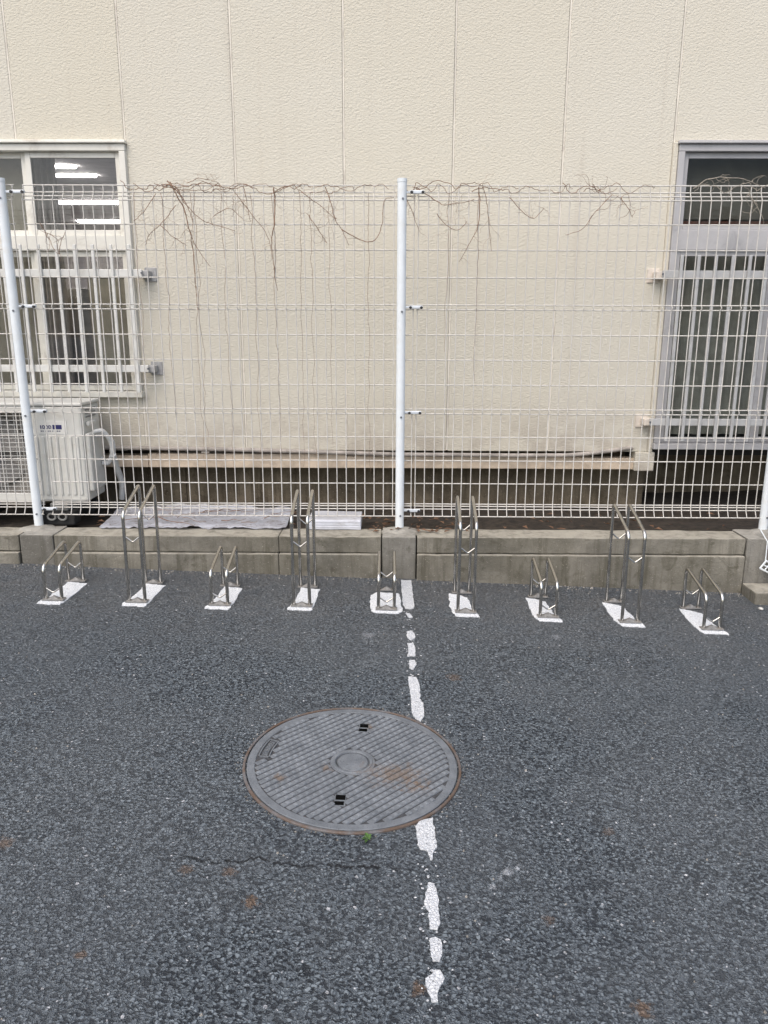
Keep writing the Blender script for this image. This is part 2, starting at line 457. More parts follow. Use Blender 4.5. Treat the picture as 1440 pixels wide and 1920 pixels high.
def ring(bm, prof, n=72, mi=0):
    """lathe of (radius, z) pairs about the local z axis, open profile"""
    rr = [[bm.verts.new((r * math.cos(2 * PI * k / n), r * math.sin(2 * PI * k / n), z)) for k in range(n)] for r, z in prof]
    for a, b in zip(rr, rr[1:]):
        for k in range(n):
            f = bm.faces.new((a[k], a[(k + 1) % n], b[(k + 1) % n], b[k])); f.smooth = False; f.material_index = mi
    return rr

def obj(name, bm, mats, parent=None, loc=None, recalc=True):
    me = bpy.data.meshes.new(name)
    if recalc: bmesh.ops.recalc_face_normals(bm, faces=bm.faces[:])
    bm.to_mesh(me); bm.free()
    for m in (mats if isinstance(mats, (list, tuple)) else [mats]): me.materials.append(m)
    o = bpy.data.objects.new(name, me)
    COL.objects.link(o)
    if parent is not None: o.parent = parent
    if loc is not None: o.location = loc
    return o

def dup(o, parent, loc=None):
    c = o.copy(); COL.objects.link(c); c.parent = parent
    if loc is not None: c.location = loc
    return c

def thing(name, label, cat, loc=(0, 0, 0), group=None):
    o = bpy.data.objects.new(name, None)
    o.empty_display_size = 0.1
    COL.objects.link(o); o.location = loc
    o['label'] = label; o['category'] = cat
    if group: o['group'] = group
    return o

def tag(o, label, cat, group=None):
    o['label'] = label; o['category'] = cat
    if group: o['group'] = group
    return o

def structure(o):
    o['kind'] = 'structure'; return o

# ================================================================== GROUND
bm = B()
xs = [-60, -20, -8, -4, -3] + [-3 + .25 * i for i in range(1, 24)] + [3, 4, 8, 20, 60]
ys = [-60, -25, -10, -6, -3, -1, 0] + [.25 * i for i in range(1, 16)] + [3.97]
grid = [[bm.verts.new((x, y, gz(x, y))) for x in xs] for y in ys]
for j in range(len(ys) - 1):
    for i in range(len(xs) - 1):
        bm.faces.new((grid[j][i], grid[j][i + 1], grid[j + 1][i + 1], grid[j + 1][i]))
ground = structure(obj('ground', bm, MAT['asphalt']))
ground['label'] = 'dark grey coarse asphalt sloping gently down to the right'
# soil in the gap between the kerb and the building
bm = B()
nx, ny = 160, 14
sv = [[bm.verts.new((-6 + 12 * i / nx, 4.06 + 1.4 * j / ny, .245 + .035 * mnoise.noise(Vector((i * .4, j * .7, 2))) + (.02 if j > 5 else 0))) for i in range(nx + 1)] for j in range(ny + 1)]
for j in range(ny):
    for i in range(nx):
        f = bm.faces.new((sv[j][i], sv[j][i + 1], sv[j + 1][i + 1], sv[j + 1][i])); f.smooth = True
soil = structure(obj('soil', bm, MAT['soil']))
soil['label'] = 'strip of dark soil between the kerb and the building'

# ================================================================== KERB
kerb = bpy.data.objects.new('kerb', None); COL.objects.link(kerb); structure(kerb)
kerb['label'] = 'low stained concrete kerb carrying the mesh fence'
KT = .2885
def rough_box(bm, x0, x1, y0, y1, z0, z1, bev, amp=.0018, seed=0, zl=None):
    b2 = B()
    box(b2, x0, x1, y0, y1, z0, z1, bev)
    longe = [e for e in b2.edges if abs(e.verts[0].co.x - e.verts[1].co.x) > .1]
    bmesh.ops.subdivide_edges(b2, edges=longe, cuts=max(2, int((x1 - x0) / .035)), use_grid_fill=True)
    for v in b2.verts:
        v.co += Vector((mnoise.noise(Vector((v.co.x * 18 + seed, v.co.y * 30, v.co.z * 30))) * amp * .5,
                        mnoise.noise(Vector((v.co.x * 14, v.co.y * 30 + seed, v.co.z * 30 + 5))) * amp,
                        mnoise.noise(Vector((v.co.x * 14 + 9, v.co.y * 30, v.co.z * 30 + seed))) * amp))
    me = bpy.data.meshes.new('tmp'); b2.to_mesh(me); b2.free(); bm.from_mesh(me); bpy.data.meshes.remove(me)
spans = [(-3.4, -2.62), (-2.618, -1.998), (-1.809, -.6015), (-.5995, -.052), (.140, 1.888), (2.21, 3.2)]
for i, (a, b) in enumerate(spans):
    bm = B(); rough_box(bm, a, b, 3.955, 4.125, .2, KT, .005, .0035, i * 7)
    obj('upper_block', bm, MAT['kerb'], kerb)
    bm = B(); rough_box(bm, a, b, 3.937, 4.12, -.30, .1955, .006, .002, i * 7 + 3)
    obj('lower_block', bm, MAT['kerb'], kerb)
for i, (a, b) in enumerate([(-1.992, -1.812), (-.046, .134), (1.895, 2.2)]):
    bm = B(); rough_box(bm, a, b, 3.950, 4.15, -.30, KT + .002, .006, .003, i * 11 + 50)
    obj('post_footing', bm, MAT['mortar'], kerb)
# mortar collars heaped round the feet of the posts
def lump(bm, cx, cy, cz, rx, ry, h, seed, n=20):
    top = bm.verts.new((cx, cy, cz + h))
    prev = None
    for k, f in enumerate((.35, .7, 1.0)):
        cur = []
        for i in range(n):
            a = 2 * PI * i / n
            rr = f * (1 + .25 * mnoise.noise(Vector((math.cos(a) * 1.3 + seed, math.sin(a) * 1.3, f))))
            z = cz + h * (1 - f * f) + (.003 * mnoise.noise(Vector((a, f * 5, seed))) if f < 1 else -.012)
            cur.append(bm.verts.new((cx + rx * rr * math.cos(a), cy + ry * rr * math.sin(a), z)))
        for i in range(n):
            if prev is None: bm.faces.new((top, cur[i], cur[(i + 1) % n]))
            else: bm.faces.new((prev[i], cur[i], cur[(i + 1) % n], prev[(i + 1) % n]))
        prev = cur
    for f in bm.faces: f.smooth = True
for i, x in enumerate((-1.953, .047, 2.047)):
    bm = B(); lump(bm, x + .01, 4.09, KT + .001, .12, .085, .016, i * 3.1)
    obj('mortar_collar', bm, MAT['mortar'], kerb)

# ================================================================== BUILDING
bld = thing('building', 'cream rendered building wall with vertical joints and two barred windows', 'building', (0, 4.564, .25))
BY = bld.location.copy()
def bpart(name, bm, mat, parent=None):
    """part of the building given in world coordinates"""
    p = parent or bld
    o = obj(name, bm, mat, p)
    o.location = -BY if p is bld else (0, 0, 0)
    return o
YW = 4.564
G = .0105
SE = lambda k: -.268 + .6 * k
def wall_panel(x0, x1, z0, z1, ragged=False):
    bm = B()
    box(bm, x0 + G / 2, x1 - G / 2, YW, YW + .10, z0, z1, .004)
    bpart('wall_panel', bm, MAT['stucco'])
TOP = 5.2
for k in range(-2, 3): wall_panel(SE(k), SE(k + 1), .655, TOP)
for k in (-5, -4, -3): wall_panel(SE(k), SE(k + 1), 2.362, TOP); wall_panel(SE(k), SE(k + 1), .655, .972)
for k in (3, 4, 5): wall_panel(SE(k), SE(k + 1), 2.362, TOP)
for k in range(-8, -5): wall_panel(SE(k), SE(k + 1), .655, TOP)
for k in range(6, 8): wall_panel(SE(k), SE(k + 1), .655, TOP)
for k in range(-4, 6):
    z0 = 2.362 if (k <= -3 or k > 3) else .66
    bm = B(); box(bm, SE(k) - G / 2 + .0012, SE(k) + G / 2 - .0004, YW + .0006, YW + .06, z0, TOP - .01)
    bpart('joint_sealant', bm, MAT['seal'])
# base flashing (recessed band), dark gap above it, and the foundation
for (a, b, zt, zb) in [(-3.6, -1.47, .618, .545), (-1.468, -.27, .63, .545), (-.268, .93, .616, .546), (.932, 1.53, .614, .545)]:
    bm = B(); box(bm, a, b, YW + .012, YW + .09, zb, zt, .004)
    bpart('base_flashing', bm, MAT['flashing'])
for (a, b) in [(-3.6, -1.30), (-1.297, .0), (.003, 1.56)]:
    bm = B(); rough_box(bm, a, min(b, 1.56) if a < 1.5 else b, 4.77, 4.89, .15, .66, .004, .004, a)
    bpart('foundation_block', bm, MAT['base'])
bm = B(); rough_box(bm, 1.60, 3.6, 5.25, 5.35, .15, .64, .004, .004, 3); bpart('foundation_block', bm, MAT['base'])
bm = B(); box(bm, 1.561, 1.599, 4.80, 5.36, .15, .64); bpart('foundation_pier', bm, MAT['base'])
# chipped mortar edge hanging under the wall panels on the left half
bm = B()
random.seed(3)
x = -1.7
while x < -.1:
    w = random.uniform(.02, .09)
    h = random.uniform(.004, .026)
    if random.random() < .45: box(bm, x, x + w, YW + .004, YW + .03, .6548 - h, .6548, .003)
    x += w + random.uniform(.0, .02)
bpart('mortar_crumb', bm, MAT['bracket'])['kind'] = 'stuff'
# corner block under the right end of the wall
bm = B(); box(bm, 1.455, 1.572, YW - .012, YW + .11, .54, .6545, .006)
box(bm, 1.53, 1.556, YW - .010, YW + .10, .6552, 2.36, .004)
bpart('corner_post', bm, MAT['stucco'])
# sagging pipe at the foot of the wall
bm = B()
pp = [(-1.72, .668), (-1.2, .664), (-.75, .656), (-.35, .645), (.05, .634), (.35, .634), (.75, .631), (1.06, .634), (1.22, .650), (1.437, .682)]
tube(bm, fillet([(x, YW - .012, z) for x, z in pp], .12, 4), .0125, 10)
bpart('wall_pipe', bm, MAT['pipe_old'])
# roof and shell keep daylight out of the rooms
bm = B(); box(bm, -9, 9, YW + .12, 14, TOP - .25, TOP - .05)
bpart('roof', bm, MAT['roof'])
def room(x0, x1, y0, y1, z0, z1, mat, floor=None):
    for nm, a in (('room_ceiling', (x0, x1, y0, y1, z1, z1 + .05)), ('room_floor', (x0, x1, y0, y1, z0 - .05, z0)),
                  ('room_back_wall', (x0, x1, y1, y1 + .05, z0, z1)), ('room_side_wall', (x0 - .05, x0, y0, y1, z0, z1)), ('room_side_wall', (x1, x1 + .05, y0, y1, z0, z1))):
        bm = B(); box(bm, *a); bpart(nm, bm, mat if nm != 'room_floor' else (floor or mat))
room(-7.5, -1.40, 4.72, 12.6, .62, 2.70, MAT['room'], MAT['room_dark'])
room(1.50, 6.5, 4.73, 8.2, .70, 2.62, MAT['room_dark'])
# inner lining that closes the gap between wall skin and rooms
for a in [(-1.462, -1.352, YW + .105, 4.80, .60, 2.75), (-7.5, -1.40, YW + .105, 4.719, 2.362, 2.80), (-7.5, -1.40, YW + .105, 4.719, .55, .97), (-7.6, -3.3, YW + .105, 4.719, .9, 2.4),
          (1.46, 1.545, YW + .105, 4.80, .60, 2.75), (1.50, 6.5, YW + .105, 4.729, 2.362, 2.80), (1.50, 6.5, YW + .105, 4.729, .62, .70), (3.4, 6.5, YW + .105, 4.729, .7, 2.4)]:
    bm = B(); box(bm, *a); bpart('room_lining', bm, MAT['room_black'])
# office lamps seen through the left window
for (x0, x1, y, dx) in [(-3.02, -2.72, 7.08, .020), (-3.06, -2.70, 7.50, .016), (-3.72, -2.2, 9.11, .045), (-4.16, -2.3, 10.78, .05)]:
    bm = B(); box(bm, x0, x1, y - dx, y + dx, 2.680, 2.699, .004); bpart('ceiling_lamp', bm, MAT['lamp'])
# curtain, screen and shelves in the office
def wavy(bm, x0, x1, y, z0, z1, amp, n=30, waves=6):
    a = []
    for i in range(n + 1):
        q = i / n
        yy = y + amp * math.sin(q * waves * 2 * PI)
        a.append((bm.verts.new((x0 + (x1 - x0) * q, yy, z0)), bm.verts.new((x0 + (x1 - x0) * q, yy, z1))))
    for (p, q), (r, s) in zip(a, a[1:]):
        f = bm.faces.new((p, r, s, q)); f.smooth = True
bm = B(); wavy(bm, -2.16, -1.985, 4.86, .95, 2.34, .018, 36, 5); bpart('curtain', bm, MAT['curtain'])
bm = B(); wavy(bm, -3.1, -2.13, 4.84, .95, 2.34, .006, 30, 6); bpart('roller_blind', bm, MAT['olive'])
for (x0, x1, y0, y1, z0, z1, m) in [(-2.05, -1.82, 5.0, 5.3, .65, 1.55, 'curtain_dim'), (-1.82, -1.47, 4.775, 4.80, .98, 1.66, 'olive'), (-3.3, -2.15, 4.95, 5.1, .65, 1.5, 'redwood'), (-4.4, -2.2, 8.6, 9.0, .65, 1.75, 'curtain_dim'), (-2.1, -1.85, 5.5, 5.7, 1.28, 1.75, 'olive')]:
    bm = B(); box(bm, x0, x1, y0, y1, z0, z1, .01); bpart('office_cabinet', bm, MAT[m])
# right-hand room: dim blind and a brown rail
bm = B(); box(bm, 1.56, 3.3, 4.74, 4.76, 1.985, 2.40); bpart('roller_blind', bm, MAT['blind_brown'])
bm = B(); box(bm, 1.56, 3.3, 4.73, 4.77, 1.93, 1.975, .004); bpart('blind_rail', bm, MAT['redwood'])
bm = B(); wavy(bm, 1.70, 3.3, 4.80, .73, 1.82, .02, 60, 14); bpart('curtain', bm, MAT['curtain_dim'])
bm = B(); box(bm, 1.75, 3.0, 5.4, 5.7, .72, 1.42, .01); bpart('storage_shelf', bm, MAT['brown'])

def window(x0, x1, z0, z1, m, gl, mull, tz, left):
    """aluminium window with an upper and a lower row of panes"""
    w = bpy.data.objects.new('window', None); COL.objects.link(w); w.parent = bld; w.location = -BY
    yf = YW - .022
    def part(nm, boxes, mat, bev=.003):
        bm = B()
        for b_ in boxes: box(bm, *b_, bev)
        return obj(nm, bm, mat, w)
    fw_ = .034
    part('frame', [(x0, x0 + fw_, yf, yf + .10, z0 + .0, z1 - .036), (x1 - fw_, x1, yf, yf + .10, z0, z1 - .036), (x0 + .0, x1, yf, yf + .10, z1 - .035, z1)], m)
    part('head_flashing', [(x0 - .01, x1 + .01, yf - .018, yf + .03, z1 + .002, z1 + .012), (x0 - .006, x1 + .006, yf - .006, yf + .02, z1 + .0125, z1 + .020)], m)
    part('transom', [(x0 + fw_ + .001, x1 - fw_ - .001, yf + .012, yf + .08, tz[0], tz[1])], m)
    part('sill', [(x0 - .01, x1 + .01, yf - .03, yf + .10, z0 - .034, z0 - .001)], m)
    rows = [(tz[1] + .001, z1 - .036), (z0 + .001, tz[0] - .001)]
    for ri, (a, b) in enumerate(rows):
        edges = [x0 + fw_] + mull + [x1 - fw_]
        for s in range(len(edges) - 1):
            xa, xb = edges[s] + .001, edges[s + 1] - .001
            yo = yf + .03 + (.022 if s % 2 else 0)
            st = .030
            part('sash', [(xa, xa + st, yo, yo + .022, a, b), (xb - st, xb, yo, yo + .022, a, b), (xa + st + .0005, xb - st - .0005, yo + .001, yo + .021, b - st, b - .001), (xa + st + .0005, xb - st - .0005, yo + .001, yo + .021, a + .001, a + st)], m, .002)
            part('pane', [(xa + st + .001, xb - st - .001, yo + .009, yo + .013, a + st + .001, b - st - .001)], gl, 0)
    return w
window(-3.20, -1.468, 1.005, 2.345, MAT['alu'], MAT['glass'], [-2.66, -2.035], (1.79, 1.872), True)
window(1.557, 3.30, .712, 2.345, MAT['alu_grey'], MAT['glass_dim'], [2.16, 2.72], (1.80, 1.908), False)

def grille(x0, x1, z0, z1, rails, mat, first, step, bracket_x, bmat, sgn):
    g = bpy.data.objects.new('window_grille', None); COL.objects.link(g); g.parent = bld; g.location = -BY
    yb = 4.455
    bar0 = None
    x = first
    while x0 <= x <= x1:
        if bar0 is None:
            bm = B(); box(bm, -.0085, .0085, yb - .007, yb + .007, z0, z1, .003)
            bar0 = obj('bar', bm, mat, g, (x, 0, 0))
        else:
            dup(bar0, g, (x, 0, 0))
        x += step
    for z in rails:
        bm = B(); box(bm, min(x0, bracket_x), max(x1, bracket_x), yb + .0075, yb + .024, z - .020, z + .020, .003)
        obj('rail', bm, mat, g)
        bm = B()
        box(bm, bracket_x - .028, bracket_x + .028, yb + .0245, YW + .004, z - .024, z + .016, .005)
        box(bm, bracket_x - .034 + sgn * .02, bracket_x + .034 + sgn * .02, YW - .008, YW + .005, z - .042, z + .036, .004)
        obj('wall_bracket', bm, bmat, g)
        bm = B(); cyl(bm, (bracket_x, yb + .006, z), (0, -1, 0), .006, .006, 8)
        obj('bolt', bm, MAT['greyhole'], g)
grille(-3.2, -1.43, 1.005, 1.815, [1.665, 1.140], MAT['bar'], -1.455, -.1005, -1.395, MAT['bracket_grey'], 1)
grille(1.585, 3.3, .735, 1.765, [1.665, .845], MAT['bar_grey'], 1.593, .0935, 1.497, MAT['bracket'], -1)

# ================================================================== AIR CONDITIONER
ac = thing('air_conditioner', 'cream outdoor air conditioning unit with white pipes behind the left end of the fence', 'air conditioner', (-2.1, 4.33, .30))
AO = -ac.location
def acp(name, bm, mat, parent=None):
    o = obj(name, bm, mat, parent or ac); o.location = AO if parent is None else (0, 0, 0); return o
X0, X1, XM = -2.56, -1.702, -1.985
bm = B(); box(bm, XM + .001, X1, 4.20, 4.47, .415, .952, .014)
for k in range(7):
    xx = -1.968 + k * .0375
    box(bm, xx, xx + .018, 4.191, 4.203, .455, .785, .005)
acp('casing', bm, MAT['ac'])
bm = B()
box(bm, X0, XM - .001, 4.20, 4.212, .913, .952, .004); box(bm, X0, XM - .001, 4.20, 4.212, .415, .465, .004)
box(bm, X0, X0 + .04, 4.20, 4.212, .4655, .9125, .003); box(bm, XM - .028, XM - .001, 4.20, 4.212, .4655, .9125, .003)
box(bm, X0, X0 + .012, 4.2125, 4.47, .415, .952, .003); box(bm, X0 + .0125, XM - .001, 4.455, 4.47, .415, .952)
acp('fan_housing', bm, MAT['ac'])
bm = B(); box(bm, X0 + .013, XM - .002, 4.33, 4.34, .42, .95); acp('coil', bm, MAT['coil'])
bm = B()
cx, cz = (X0 + XM) / 2 + .006, .689
for k in range(14):
    xx = X0 + .045 + k * .0365
    tube(bm, [(xx, 4.206, .466), (xx, 4.206, .912)], .002, 5)
for k in range(18):
    zz = .478 + k * .0247
    tube(bm, [(X0 + .041, 4.2035, zz), (XM - .029, 4.2035, zz)], .002, 5)
acp('fan_guard', bm, MAT['ac_side'])
bm = B()
for k in range(3):
    a0 = 2 * PI * k / 3
    vv = []
    for i in range(8):
        q = i / 7
        for rr_ in (.05, .205):
            a = a0 + q * 1.5
            vv.append(bm.verts.new((cx + rr_ * math.cos(a), 4.27 + .05 * q, cz + rr_ * math.sin(a))))
    for i in range(7):
        bm.faces.new((vv[2 * i], vv[2 * i + 1], vv[2 * i + 3], vv[2 * i + 2]))
cyl(bm, (cx, 4.25, cz), (0, 1, 0), .05, .07, 16)
acp('fan', bm, MAT['fan'])
bm = B(); box(bm, X0 - .008, X1 + .008, 4.190, 4.478, .9525, .972, .007); acp('lid', bm, MAT['ac'])
# label plate: navy lettering too small to read in the photo
bm = B(); box(bm, -1.945, -1.785, 4.1965, 4.2005, .80, .872, .001); acp('label_plate', bm, MAT['label'])
bm = B()
xx = -1.93
for w_, kind in ((.012, 'I'), (.017, 'D'), (.017, 'D'), (.017, 'D')):
    z0_, z1_ = .828, .848
    if kind == 'I': box(bm, xx, xx + .006, 4.1952, 4.1964, z0_, z1_)
    else:
        box(bm, xx, xx + .004, 4.1952, 4.1964, z0_, z1_); box(bm, xx + .0105, xx + .0145, 4.1952, 4.1964, z0_ + .003, z1_ - .003)
        box(bm, xx + .0042, xx + .0103, 4.1952, 4.1964, z1_ - .004, z1_); box(bm, xx + .0042, xx + .0103, 4.1952, 4.1964, z0_, z0_ + .004)
    xx += w_
box(bm, -1.862, -1.812, 4.1952, 4.1964, .826, .850)
acp('label_print', bm, MAT['navy'])
bm = B()
xx = -1.93
while xx < -1.815:
    w_ = random.uniform(.004, .009); box(bm, xx, xx + w_, 4.1952, 4.1964, .812, .819); xx += w_ + random.choice((.003, .003, .008))
acp('label_small_print', bm, MAT['printgrey'])
# service cover on the right flank, louvre slots, pipe loops, feet
bm = B(); box(bm, X1 + .0005, X1 + .030, 4.22, 4.43, .47, .80, .012); acp('valve_cover', bm, MAT['ac_side'])
bm = B(); box(bm, X1 + .0005, X1 + .022, 4.25, 4.36, .835, .862, .008); acp('grip', bm, MAT['ac'])
for k in range(3):
    bm = B(); box(bm, X1 + .0005, X1 + .006, 4.26, 4.40, .882 + k * .02, .890 + k * .02, .002); acp('side_louver', bm, MAT['fan'])
for off, rad in ((0, .0125), (.03, .010)):
    bm = B()
    pts = [(X1 + .028, 4.29 + off, .80 - off), (X1 + .075, 4.30 + off, .81 - off), (X1 + .105, 4.34 + off, .74), (X1 + .098, 4.36 + off, .66), (X1 + .06, 4.38 + off, .60), (X1 + .03, 4.36, .61 + off)]
    tube(bm, fillet(pts, .05, 5), rad, 9); acp('refrigerant_pipe', bm, MAT['wrap'])
bm = B(); tube(bm, fillet([(X1 + .10, 4.36, .66), (X1 + .085, 4.45, .56), (X1 + .09, 4.51, .46), (X1 + .07, 4.53, .36)], .05, 5), .018, 9); acp('refrigerant_pipe', bm, MAT['wrap'])
for xx in (-2.42, -1.86):
    bm = B(); box(bm, xx - .05, xx + .05, 4.17, 4.50, .37, .414, .006); acp('foot_rail', bm, MAT['foot'])
    bm = B(); box(bm, xx - .09, xx + .09, 4.15, 4.25, .29, .369, .012); acp('foot_block', bm, MAT['rubber'])
    bm = B(); box(bm, xx - .09, xx + .09, 4.42, 4.52, .29, .369, .012); acp('foot_block', bm, MAT['rubber'])
    for s in (-.03, .03):
        bm = B(); tube(bm, [(xx + s + .022 * math.cos(a), 4.135, .345 + .018 * math.sin(a)) for a in [2 * PI * k / 14 for k in range(15)]], .006, 6, False)
        acp('foot_bracket', bm, MAT['foot'])

# ================================================================== MESH FENCE
fence = thing('mesh_fence', 'white wire mesh fence on the kerb with round posts and dry vines along its top', 'fence', (.047, 4.11, KT))
FO = -fence.location
YM = 4.128
def fp(name, bm, mat, parent=None):
    o = obj(name, bm, mat, parent or fence)
    o.location = FO if parent is None else (0, 0, 0)
    return o
POSTX = (-1.953, .047, 2.047)
lean = {-1.953: (-.012, 0), .047: (0, 0), 2.047: (0, 0)}
for x in POSTX:
    dx = lean[x][0]
    bm = B(); tube(bm, [(x, 4.11, KT - .05), (x + dx, 4.11, 2.078)], .0235, 20)
    po = fp('post', bm, MAT['white'])
    bm = B(); tube(bm, [(x + dx, 4.11, 2.0785), (x + dx, 4.11, 2.09), (x + dx, 4.11, 2.096)], .0248, 20)
    fp('cap', bm, MAT['white'], po)
    for z in (2.000, 1.455, .912, .372):
        xx = x + dx * (z - KT) / 1.8
        bm = B(); cyl(bm, (xx + .004, 4.0875, z), (0, -1, 0), .0055, .004, 10); fp('screw', bm, MAT['greyhole'], po)
    for z in (2.033, 1.478, .936, .398):
        cl = bpy.data.objects.new('clamp', None); COL.objects.link(cl); cl.parent = fence; cl.location = FO + Vector((x + .076 + dx * .3, 4.112, z))
        bm = B(); box(bm, -.036, .036, -.012, .004, -.008, .008, .003); box(bm, -.062, -.0365, -.004, .004, -.006, .006, .002)
        obj('strap', bm, MAT['zinc'], cl)
        for s in (-.028, .028):
            bm = B(); cyl(bm, (s, -.0125, -.002), (0, -1, 0), .0075, .007, 10); obj('bolt', bm, MAT['black'], cl)
PROF = [(2.071, -.020), (2.038, -.020), (1.998, .004), (1.492, 0), (1.478, .016), (1.464, 0), (.954, 0), (.938, .016), (.924, 0), (.436, 0), (.404, .004), (.366, .026)]
WZ = [(2.071, -.020), (2.038, -.020), (2.018, -.008), (1.998, .004), (1.883, 0), (1.760, 0), (1.625, 0), (1.490, 0), (1.466, 0), (1.338, 0), (1.209, 0), (1.079, 0), (.951, 0), (.926, 0), (.801, 0), (.672, 0), (.545, 0), (.430, 0), (.418, 0.002), (.402, .004), (.366, .026)]
RW = .0027
def panel(xa, n, step):
    p = bpy.data.objects.new('mesh_panel', None); COL.objects.link(p); p.parent = fence; p.location = FO
    bm = B(); tube(bm, [(0, YM - f, z) for z, f in PROF], RW, 6)
    w0 = obj('vertical_wire', bm, MAT['wire'], p, (xa, 0, 0))
    for i in range(1, n): dup(w0, p, (xa + i * step, 0, 0))
    xb = xa + (n - 1) * step
    bm = B(); tube(bm, [(xa - .006, YM + .0048, 0), ((xa + xb) / 2, YM + .0048, -.0015), (xb + .006, YM + .0048, 0)], .0033, 6)
    h0 = obj('horizontal_wire', bm, MAT['wire'], p, (0, -WZ[0][1], WZ[0][0]))
    for z, f in WZ[1:]: dup(h0, p, (0, -f, z))
    return p
panel(-1.868, 40, .0507)
panel(.131, 40, .0505)
panel(-2.885, 20, .0506)

# ================================================================== DRY VINES
VY = 4.112
V = {'A': [(-1.112, 2.081), (-1.084, 2.019), (-1.048, 1.944), (-1.034, 1.868), (-1.022, 1.83), (-1.015, 1.727), (-1.011, 1.597), (-1.008, 1.464)],
     'A2': [(-1.048, 1.944), (-1.022, 1.83), (-0.986, 1.753), (-0.928, 1.675)],
     'A3': [(-1.161, 2.069), (-1.082, 2.056), (-1.046, 1.982), (-0.97, 1.906), (-0.904, 1.881), (-0.797, 1.851)],
     'A4': [(-1.087, 1.969), (-1.173, 1.88), (-1.231, 1.829), (-1.256, 1.778)],
     'A5': [(-1.173, 1.88), (-1.11, 1.817), (-1.044, 1.779)],
     'A6': [(-1.19, 2.026), (-1.25, 1.944), (-1.307, 1.893)],
     'A7': [(-1.027, 2.076), (-0.967, 2.096), (-0.88, 2.081)],
     'A8': [(-1.128, 2.086), (-1.103, 2.056), (-1.07, 2.027), (-1.038, 1.982), (-1.019, 1.931), (-1.006, 1.881)],
     'B': [(-0.596, 2.052), (-0.591, 1.977), (-0.597, 1.881), (-0.615, 1.805), (-0.612, 1.728), (-0.599, 1.624), (-0.59, 1.558)],
     'B2': [(-0.789, 2.032), (-0.713, 1.932), (-0.636, 1.831), (-0.617, 1.754)],
     'B3': [(-0.748, 2.057), (-0.732, 1.995), (-0.724, 1.937), (-0.714, 1.894)],
     'B4': [(-0.336, 2.057), (-0.31, 1.983), (-0.29, 1.907), (-0.258, 1.857), (-0.218, 1.78)],
     'B5': [(-0.469, 2.045), (-0.364, 1.97), (-0.284, 1.907)],
     'B6': [(-0.431, 1.932), (-0.392, 1.882), (-0.334, 1.793)],
     'B7': [(-0.258, 1.857), (-0.15, 1.801), (-0.083, 1.811), (-0.054, 1.882), (-0.048, 1.97), (-0.03, 2.003), (0.005, 2.008)],
     'B8': [(-0.902, 1.919), (-0.825, 1.957), (-0.754, 1.906)],
     'C': [(0.447, 2.071), (0.471, 1.984), (0.488, 1.883), (0.503, 1.756)],
     'C2': [(0.429, 2.058), (0.437, 1.984), (0.432, 1.87), (0.389, 1.794), (0.343, 1.704)],
     'C3': [(0.116, 2.058), (0.17, 2.021), (0.25, 1.978), (0.33, 1.983), (0.409, 2.001)],
     'C4': [(0.225, 1.933), (0.279, 1.87), (0.339, 1.858), (0.373, 1.896)],
     'C5': [(0.582, 2.009), (0.665, 1.934), (0.714, 1.914), (0.757, 1.959)],
     'C6': [(0.069, 2.003), (0.104, 1.933), (0.132, 1.857)],
     'D': [(1.098, 2.022), (1.024, 1.947), (0.95, 1.859), (0.871, 1.833)],
     'D2': [(1.139, 2.009), (1.177, 1.965), (1.207, 1.915)],
     'D3': [(0.994, 2.071), (1.017, 2.039), (1.034, 2.029)],
     'E': [(1.492, 2.054), (1.567, 2.094), (1.658, 2.101), (1.751, 2.089), (1.85, 2.055)],
     'F': [(-1.78, 1.885), (-1.755, 1.82), (-1.72, 1.75), (-1.70, 1.735)],
     'F2': [(-1.70, 1.735), (-1.685, 1.79), (-1.662, 1.845)],
     'F3': [(-1.765, 1.84), (-1.735, 1.83), (-1.70, 1.80)],
     'E2': [(1.771, 2.03), (1.817, 1.973), (1.843, 1.936)]}
rv = random.Random(11)
def smooth_path(pts, n=6):
    P = [Vector(p) for p in pts]
    P = [P[0] * 2 - P[1]] + P + [P[-1] * 2 - P[-2]]
    out = []
    for i in range(1, len(P) - 2):
        for k in range(n):
            t = k / n
            a, b, c, d = P[i - 1], P[i], P[i + 1], P[i + 2]
            out.append(.5 * ((2 * b) + (c - a) * t + (2 * a - 5 * b + 4 * c - d) * t * t + (3 * b - a - 3 * c + d) * t ** 3))
    out.append(P[-2])
    return out
def stem(bm, xz, r=.0028, r1=.0014, amp=.006, y=VY):
    P = smooth_path([(x, y + rv.uniform(-.008, .01), z) for x, z in xz])
    s = rv.uniform(0, 99)
    Q = [p + Vector((mnoise.noise(Vector((i * .45, s, 0))), .8 * mnoise.noise(Vector((i * .5, s, 7))), mnoise.noise(Vector((i * .45, s, 3))))) * amp for i, p in enumerate(P)]
    tube(bm, Q, r, 5, True, 0, r1)
    return Q
